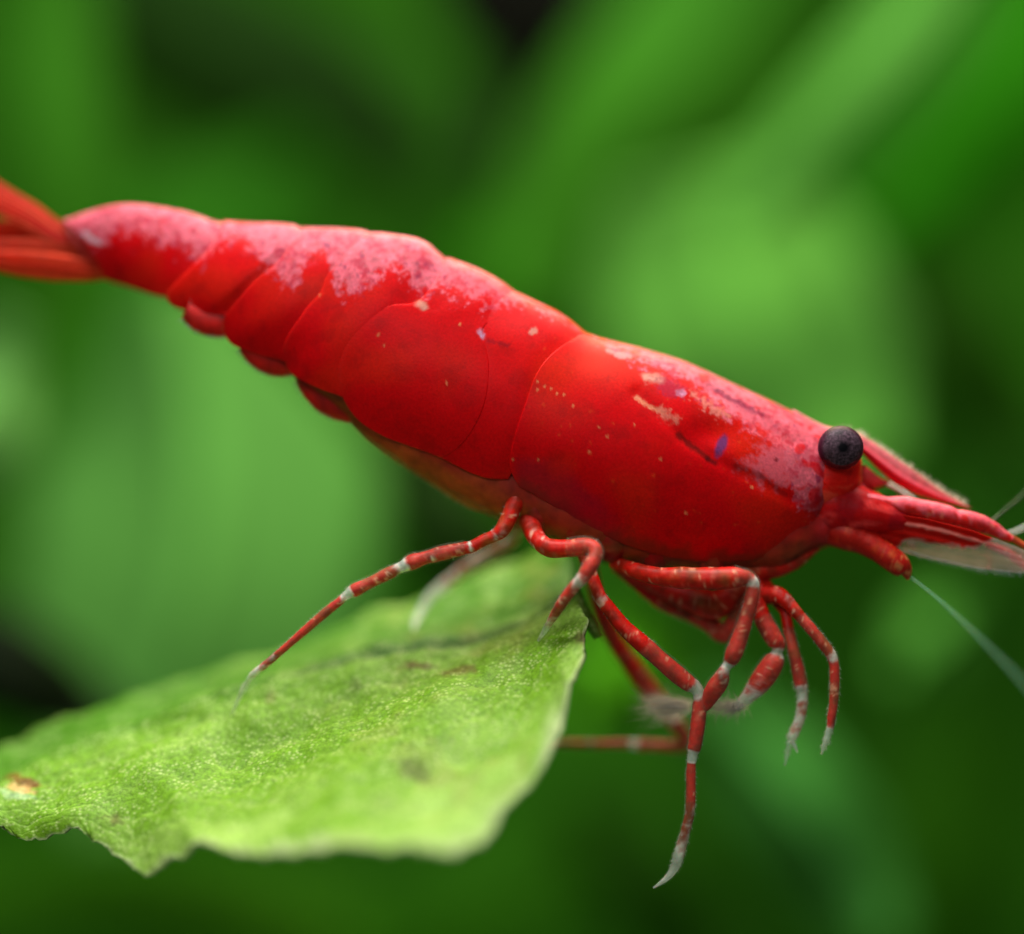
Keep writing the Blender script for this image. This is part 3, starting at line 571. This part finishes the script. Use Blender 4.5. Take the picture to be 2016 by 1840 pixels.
r2 = N.new('ShaderNodeMapRange'); r2.inputs[1].default_value = .5; r2.inputs[2].default_value = .08; r2.inputs[3].default_value = 0; r2.inputs[4].default_value = .5; L.new(vo.outputs['Distance'], r2.inputs[0])
wn = N.new('ShaderNodeTexNoise'); wn.inputs['Scale'].default_value = 3; L.new(mp.outputs[0], wn.inputs['Vector'])
r3 = N.new('ShaderNodeMapRange'); r3.inputs[1].default_value = .40; r3.inputs[2].default_value = .55; L.new(wn.outputs['Fac'], r3.inputs[0])
mm = N.new('ShaderNodeMath'); mm.operation = 'MULTIPLY'; L.new(r2.outputs[0], mm.inputs[0]); L.new(r3.outputs[0], mm.inputs[1])
mx = N.new('ShaderNodeMix'); mx.data_type = 'RGBA'; L.new(mm.outputs[0], mx.inputs[0]); L.new(sc1.outputs[0], mx.inputs[6]); mx.inputs[7].default_value = (.72, .84, .34, 1)
L.new(mx.outputs[2], b.inputs['Base Color'])
b.inputs['Roughness'].default_value = .5; b.inputs['Specular IOR Level'].default_value = .2
b.inputs['Subsurface Weight'].default_value = 0
bp = N.new('ShaderNodeBump'); bp.inputs['Strength'].default_value = .4; bp.inputs['Distance'].default_value = .05; L.new(n1.outputs['Fac'], bp.inputs['Height']); L.new(bp.outputs[0], b.inputs['Normal'])
tr = N.new('ShaderNodeBsdfTranslucent'); L.new(mx.outputs[2], tr.inputs[0])
ms = N.new('ShaderNodeMixShader'); ms.inputs[0].default_value = .22; L.new(b.outputs[0], ms.inputs[1]); L.new(tr.outputs[0], ms.inputs[2]); L.new(ms.outputs[0], out.inputs[0])
M_leaf = m

#        u : (x, y, depth)
TOP = [(-220, 1575, 2.0), (0, 1478, 2.6), (150, 1408, 3.0), (300, 1358, 3.3), (450, 1318, 3.6), (580, 1272, 3.9), (700, 1226, 4.0), (820, 1182, 3.9), (920, 1143, 3.6), (1020, 1102, 3.2), (1090, 1082, 2.6), (1128, 1112, 1.6)]
CRE = [(-220, 1600, -.2), (0, 1545, .1), (120, 1470, .5), (270, 1420, .6), (420, 1365, .5), (560, 1318, .5), (680, 1290, .5), (800, 1268, .5), (900, 1256, .5), (985, 1238, .4), (1060, 1206, .3), (1120, 1158, .5)]
MID = [(-220, 1615, -.9), (0, 1575, -.8), (110, 1560, -.9), (240, 1545, -1.0), (390, 1530, -1.3), (540, 1510, -1.6), (670, 1480, -1.9), (790, 1440, -1.9), (900, 1395, -1.7), (990, 1345, -1.3), (1075, 1280, -1.0), (1138, 1200, -.4)]
BOT = [(-220, 1560, -1.1), (0, 1608, -1.1), (42, 1638, -1.2), (84, 1658, -1.3), (130, 1640, -1.5), (165, 1648, -1.7), (228, 1682, -2.1), (292, 1716, -2.7), (345, 1690, -3.2), (392, 1662, -3.8), (440, 1678, -4.3), (500, 1692, -4.8),
       (570, 1684, -5.2), (640, 1660, -5.5), (700, 1655, -5.8), (770, 1678, -6.0), (850, 1692, -6.1), (900, 1690, -6.0), (945, 1655, -5.6), (985, 1606, -5.1), (1030, 1556, -4.6), (1070, 1510, -4.2), (1100, 1462, -3.8), (1118, 1400, -3.3), (1128, 1335, -2.8), (1140, 1290, -2.2), (1156, 1262, -1.6), (1160, 1240, -1.2)]
nu = 420
def rail(p, lin_=False):
    p = np.array(p, float); q = p if lin_ else crom(p, 400)
    l = np.r_[0, np.cumsum(np.linalg.norm(np.diff(q[:, :2], axis=0), axis=1))]; s = np.linspace(0, l[-1], nu)
    return np.stack([np.interp(s, l, q[:, k]) for k in range(3)], -1)
T_, C_, M_, B_ = rail(TOP), rail(CRE), rail(MID), rail(BOT)
rows = []
for t in np.linspace(0, 1, 60, endpoint=False): rows.append(T_ * (1 - t) + C_ * t + np.array([0, 16, 0]) * math.sin(math.pi * t))
for t in np.linspace(0, 1, 170):
    a = (1 - t) ** 2 * C_ + 2 * t * (1 - t) * (2 * M_ - .5 * C_ - .5 * B_) + t * t * B_
    rows.append(a)
G = np.array(rows)                                       # rows x nu x 3
nr = len(G); vv = np.r_[np.linspace(-1, 0, 60, endpoint=False), np.linspace(0, 1, 170)][:, None] + 0 * G[..., 0]
jag = np.array([nz(x * .06, 0, 0, .7, 3) for x in G[-1, :, 0] + G[-1, :, 1] * .7])
G[..., 1] += smooth(.8, 1, vv) * (jag[None] * (8 + 10 * smooth(.7, .8, np.linspace(0, 1, nu))[None]))
G[..., 0] += smooth(.8, 1, vv) * np.roll(jag, 31)[None] * (5 + 9 * smooth(.7, .8, np.linspace(0, 1, nu))[None])
P = Wa(G[..., 0], G[..., 1], G[..., 2])
nl = nzarr(P, .55, 3); nf = nzarr(P, 2.6, 3, 5)
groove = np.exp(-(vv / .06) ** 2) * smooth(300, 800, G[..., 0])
P[..., 2] += nl * .16 + nf * .035 - groove * .22
P[..., 2] += .10 * np.sin(G[..., 0] / 60 + G[..., 1] / 45) * smooth(.05, .3, vv)
px, py = G[..., 0], G[..., 1]
C = np.zeros(P.shape) + lin(112, 158, 30)
C = mixc(C, lin(56, 116, 10), smooth(.25, -.15, vv) * .8)  # darker back fold: partly its own green, partly shade painted in
C = mixc(C, lin(156, 192, 88), smooth(.1, .8, nzarr(P, .45, 2, 60) + smooth(.3, 1.1, vv) * .6) * .8 * smooth(60, 420, px))  # paler towards the lower edge: partly pigment, partly light painted in
C = mixc(C, lin(140, 150, 64), smooth(.15, .6, nzarr(P, .8, 3, 33)) * .5 * smooth(500, 900, px))
vein = np.abs(np.sin(vv * 21 + nl * 2.2 + G[..., 0] / 900)) ** 14 * smooth(.05, .2, vv)
cross = np.abs(np.sin(G[..., 0] / 24 + vv * 5 + nl * 3)) ** 20 * smooth(.1, .3, vv)
P[..., 2] -= (vein * .01 + cross * .004)
C = mixc(C, lin(78, 128, 26), vein * .25); C = mixc(C, lin(168, 196, 96), np.roll(vein, 3, 0) * .2); C = mixc(C, lin(84, 140, 30), cross * .1)
C = mixc(C, lin(32, 74, 12), groove * .75)  # shade of the crease painted in over the modelled groove
C = mixc(C, lin(176, 186, 140), smooth(.955, 1, vv + nf * .03) * .7)
C = mixc(C, lin(176, 186, 140), smooth(35, 4, np.hypot(px - B_[-60, 0], (py - B_[-60, 1]) * .25) + nf * 6) * .5)
def stain(x, y, sx, sy, c, k):
    global C
    dd = np.hypot((px - x) / sx, (py - y) / sy) + nf * .5 + nzarr(P, 7, 2) * .4
    C = mixc(C, c, smooth(1.3, .4, dd) * k)
stain(825, 1309, 34, 8, lin(92, 78, 18), .9); stain(900, 1332, 40, 13, lin(104, 96, 30), .8); stain(818, 1515, 34, 18, lin(88, 106, 30), .85)
stain(222, 1622, 26, 14, lin(92, 92, 34), .8); stain(535, 1385, 12, 16, lin(120, 120, 60), .5); stain(700, 1345, 16, 10, lin(90, 110, 40), .5)
stain(1150, 1262, 18, 12, lin(120, 96, 70), .8); stain(52, 1537, 44, 7, lin(120, 78, 20), .95); stain(48, 1546, 34, 6, lin(222, 176, 110), .9); stain(45, 1556, 36, 6, lin(170, 200, 150), .7)
leafo = np.array(W(700, 1450, -1))
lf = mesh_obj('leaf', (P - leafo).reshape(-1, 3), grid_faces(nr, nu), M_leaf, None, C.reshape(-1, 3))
lf.location = leafo; solid(lf, .07, 0)
tag(lf, 'broad bright green leaf with torn wavy edge and brown specks under the shrimp', 'leaf')
# a curled sliver of the leaf's torn tip
ln = 26; ax = crom([(1128, 1150), (1140, 1185), (1158, 1222), (1178, 1258)], ln); V = []; Cc = []
for i in range(ln):
    w = np.interp(i, [0, 6, 18, 25], [5, 9, 10, 5])
    for j in range(9):
        e = j / 4 - 1; V.append(np.array(W(ax[i, 0] + w * e, ax[i, 1] - w * e * .35, -.35 + .25 * e * e)) - leafo); Cc.append(lin(90, 124, 34) * (1 + .3 * nz(ax[i, 0] / 30, e, 0, 2)))
fl = mesh_obj('curled_edge', V, grid_faces(ln, 9), M_leaf, lf, np.clip(Cc, 0, 1)); solid(fl, .05, 0)
# ------------------------------------------------------------------ plants far behind, thrown out of focus
def leaf_mat(name, c, spot=.2):
    m, nt, b, out = mat(name); N = nt.nodes; L = nt.links
    tc = N.new('ShaderNodeTexCoord'); n1 = N.new('ShaderNodeTexNoise'); n1.inputs['Scale'].default_value = .25; n1.inputs['Detail'].default_value = 3
    L.new(tc.outputs['Object'], n1.inputs['Vector'])
    mx = N.new('ShaderNodeMix'); mx.data_type = 'RGBA'; L.new(n1.outputs['Fac'], mx.inputs[0])
    mx.inputs[6].default_value = (*[float(x) * (1 - spot) for x in c], 1); mx.inputs[7].default_value = (*[float(min(1, x * (1 + spot))) for x in c], 1)
    L.new(mx.outputs[2], b.inputs['Base Color']); b.inputs['Roughness'].default_value = .7; b.inputs['Specular IOR Level'].default_value = .06
    tr = N.new('ShaderNodeBsdfTranslucent'); L.new(mx.outputs[2], tr.inputs[0])
    ms = N.new('ShaderNodeMixShader'); ms.inputs[0].default_value = .2; L.new(b.outputs[0], ms.inputs[1]); L.new(tr.outputs[0], ms.inputs[2]); L.new(ms.outputs[0], out.inputs[0])
    return m
def bg_leaf(label, axis, widths, d, c, tilt=0.0, cup=.8, group=None, name='plant_leaf'):
    n, k = 40, 16
    ax = arc_crom(axis, n); w = np.interp(np.linspace(0, 1, n), np.linspace(0, 1, len(widths)), widths)
    T = np.gradient(ax, axis=0); T /= np.linalg.norm(T, axis=1, keepdims=True); N_ = np.stack([-T[:, 1], T[:, 0]], -1)
    e = np.linspace(-1, 1, k)
    px = ax[:, 0:1] + N_[:, 0:1] * w[:, None] * e; py = ax[:, 1:2] + N_[:, 1:2] * w[:, None] * e
    dd = np.interp(np.linspace(0, 1, n), np.linspace(0, 1, len(d)), d)[:, None] + (tilt * e + cup * abs(e))[None] * w[:, None] / 100 + .3 * np.sin(np.arange(n) / 4)[:, None]
    P = Wa(px, py, dd); o0 = P[0, k // 2].copy()
    o = mesh_obj(name, (P - o0).reshape(-1, 3), grid_faces(n, k), leaf_mat(name, c)); o.location = o0
    solid(o, .15, 0); tag(o, label, 'leaf', group)
    rib = []; 
    for i in range(n):
        for a in range(6):
            an = a * math.pi / 3; r = .12 + .002 * w[i]
            rib.append(P[i, k // 2 - 1] * .5 + P[i, k // 2] * .5 - o0 + np.array([r * math.cos(an), -.05 + r * math.sin(an), r * math.sin(an) * .5]))
    mesh_obj('midrib', rib, grid_faces(n, 6, True), leaf_mat('midrib', np.clip(c * 1.15, 0, 1)), o)
    return o
BG = [
 ('blurred upright green leaf along the upper left edge', [(60, 900), (80, 500), (70, 150), (60, -300)], [70, 130, 130, 100], [34, 34], (42, 98, 12), -.2),
 ('very large soft pale green leaf behind the tail, lower left', [(160, 1640), (330, 1300), (400, 950), (340, 560)], [60, 330, 350, 60], [26, 32], (76, 132, 54), -.35),
 ('pale bright blurred leaf at the left edge under the tail', [(-160, 1000), (-60, 820), (20, 640)], [50, 120, 40], [26, 26], (104, 160, 78), -.3),
 ('light green blurred leaf above the carapace', [(1600, 960), (1520, 760), (1440, 560), (1380, 340)], [190, 280, 270, 170], [34, 34], (98, 168, 64), -.35),
 ('long diagonal blurred green leaf across the upper right', [(1010, 620), (1180, 330), (1400, 80), (1650, -200)], [70, 160, 210, 160], [40, 38], (50, 110, 18), -.3),
 ('pale olive diagonal leaf nearest the top right corner', [(1440, 440), (1660, 230), (1840, 20), (1980, -200)], [40, 90, 100, 70], [30, 30], (62, 120, 40), -.3),
 ('vivid green leaf filling the upper right edge', [(1700, 480), (1900, 300), (2080, 60), (2200, -250)], [60, 160, 200, 150], [55, 50], (44, 128, 6), -.3),
 ('mid green blurred leaf behind the rostrum at the right edge', [(1880, 1180), (2000, 980), (2120, 800)], [50, 110, 60], [45, 45], (48, 106, 20), -.2),
 ('blurred green leaf rising behind the arched back', [(860, 760), (1000, 560), (1120, 380)], [60, 110, 50], [48, 44], (44, 120, 4), -.2),
 ('soft dim green leaf behind the tail, upper middle left', [(160, 800), (330, 600), (480, 440), (600, 300)], [90, 190, 160, 50], [56, 56], (44, 108, 14), -.2),
 ('round pale blurred leaf under the antenna', [(1760, 1330), (1830, 1260), (1900, 1190)], [20, 80, 20], [28, 28], (70, 134, 44), -.2),
 ('diagonal blurred leaf low beneath the hanging leg', [(1380, 1380), (1520, 1520), (1640, 1680), (1740, 1860)], [50, 110, 110, 60], [26, 26], (56, 118, 44), -.2),
 ('bright green blurred leaf right of the torn leaf tip', [(1140, 1420), (1220, 1330), (1260, 1220)], [30, 90, 30], [20, 20], (70, 142, 10), -.2),
 ('blurred mid green leaf under the torn leaf, lower left', [(-100, 1780), (150, 1770), (420, 1790), (700, 1860)], [60, 100, 110, 80], [36, 36], (50, 106, 2), -.3),
 ('dim green leaf low in the centre of the bottom edge', [(700, 1960), (950, 1820), (1150, 1700)], [80, 110, 50], [50, 50], (42, 98, 2), -.2),
 ('deep green leaf at the lower right corner', [(1750, 2050), (1850, 1700), (1980, 1400)], [150, 200, 90], [60, 60], (42, 94, 4), -.2),
 ('dark green leaf shape standing in for the shade across the upper left middle', [(120, -80), (430, 110), (700, 230), (880, 330)], [110, 190, 170, 60], [58, 58], (20, 50, 1), -.2),  # added leaf; its dark colour stands in for the dark upper left
 ('nearly black leaf shape standing in for the shaded gap at the top centre', [(940, -260), (1040, -20), (1080, 140), (980, 340)], [120, 190, 150, 60], [46, 46], (9, 9, 2), -.2),  # added; near-black colour takes the place of an unlit gap
 ('nearly black leaf shape put in for the unlit gap at the lower left edge', [(-160, 1240), (20, 1320), (160, 1400), (260, 1440)], [60, 110, 90, 30], [22, 24], (8, 20, 2), -.2),  # added dark shape where there is only a shaded gap
 ('dark leaf shape added for the dim gap behind the belly of the shrimp', [(760, 820), (860, 1000), (960, 1160), (1040, 1280)], [30, 90, 110, 40], [24, 24], (18, 44, 2), -.2),  # added; its colour darkens the gap between leaf and body
 ('dark green leaf added to darken the area behind the eye at the right', [(1760, 480), (1860, 640), (1960, 800), (2080, 900)], [30, 110, 100, 60], [42, 42], (26, 64, 0), -.2),  # added dark leaf, makes the dim patch at the right
 ('dark green leaf added to darken the area below the hanging claw', [(1120, 1560), (1220, 1680), (1330, 1820), (1420, 1960)], [30, 100, 120, 90], [40, 40], (24, 62, 0), -.2),  # added dark leaf, makes the dim patch under the claw
]
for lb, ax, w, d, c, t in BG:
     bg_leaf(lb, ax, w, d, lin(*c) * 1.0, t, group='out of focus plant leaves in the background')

# the dim planted depth of the tank
m, nt, b, out = mat('backdrop_green'); N = nt.nodes; L = nt.links
tc = N.new('ShaderNodeTexCoord'); n1 = N.new('ShaderNodeTexNoise'); n1.inputs['Scale'].default_value = .035; n1.inputs['Detail'].default_value = 2
L.new(tc.outputs['Object'], n1.inputs['Vector'])
cr_ = N.new('ShaderNodeValToRGB'); cr_.color_ramp.elements[0].position = .36; cr_.color_ramp.elements[1].position = .62
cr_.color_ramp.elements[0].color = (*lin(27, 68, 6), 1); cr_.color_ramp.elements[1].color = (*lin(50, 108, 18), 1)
L.new(n1.outputs['Fac'], cr_.inputs[0]); L.new(cr_.outputs[0], b.inputs['Base Color']); b.inputs['Roughness'].default_value = .9; b.inputs['Specular IOR Level'].default_value = .05
V = []; nx, nzz = 60, 40
for i in range(nx):
    for j in range(nzz):
        x = -200 + 400 * i / (nx - 1); z = -130 + 260 * j / (nzz - 1)
        V.append((x, 105 - (x / 200) ** 2 * 50 + 4 * nz(x, 0, z, .04), z))
bd = mesh_obj('backdrop', V, grid_faces(nx, nzz), m); bd['kind'] = 'structure'; bd['label'] = 'dim green depth of the planted tank behind everything'
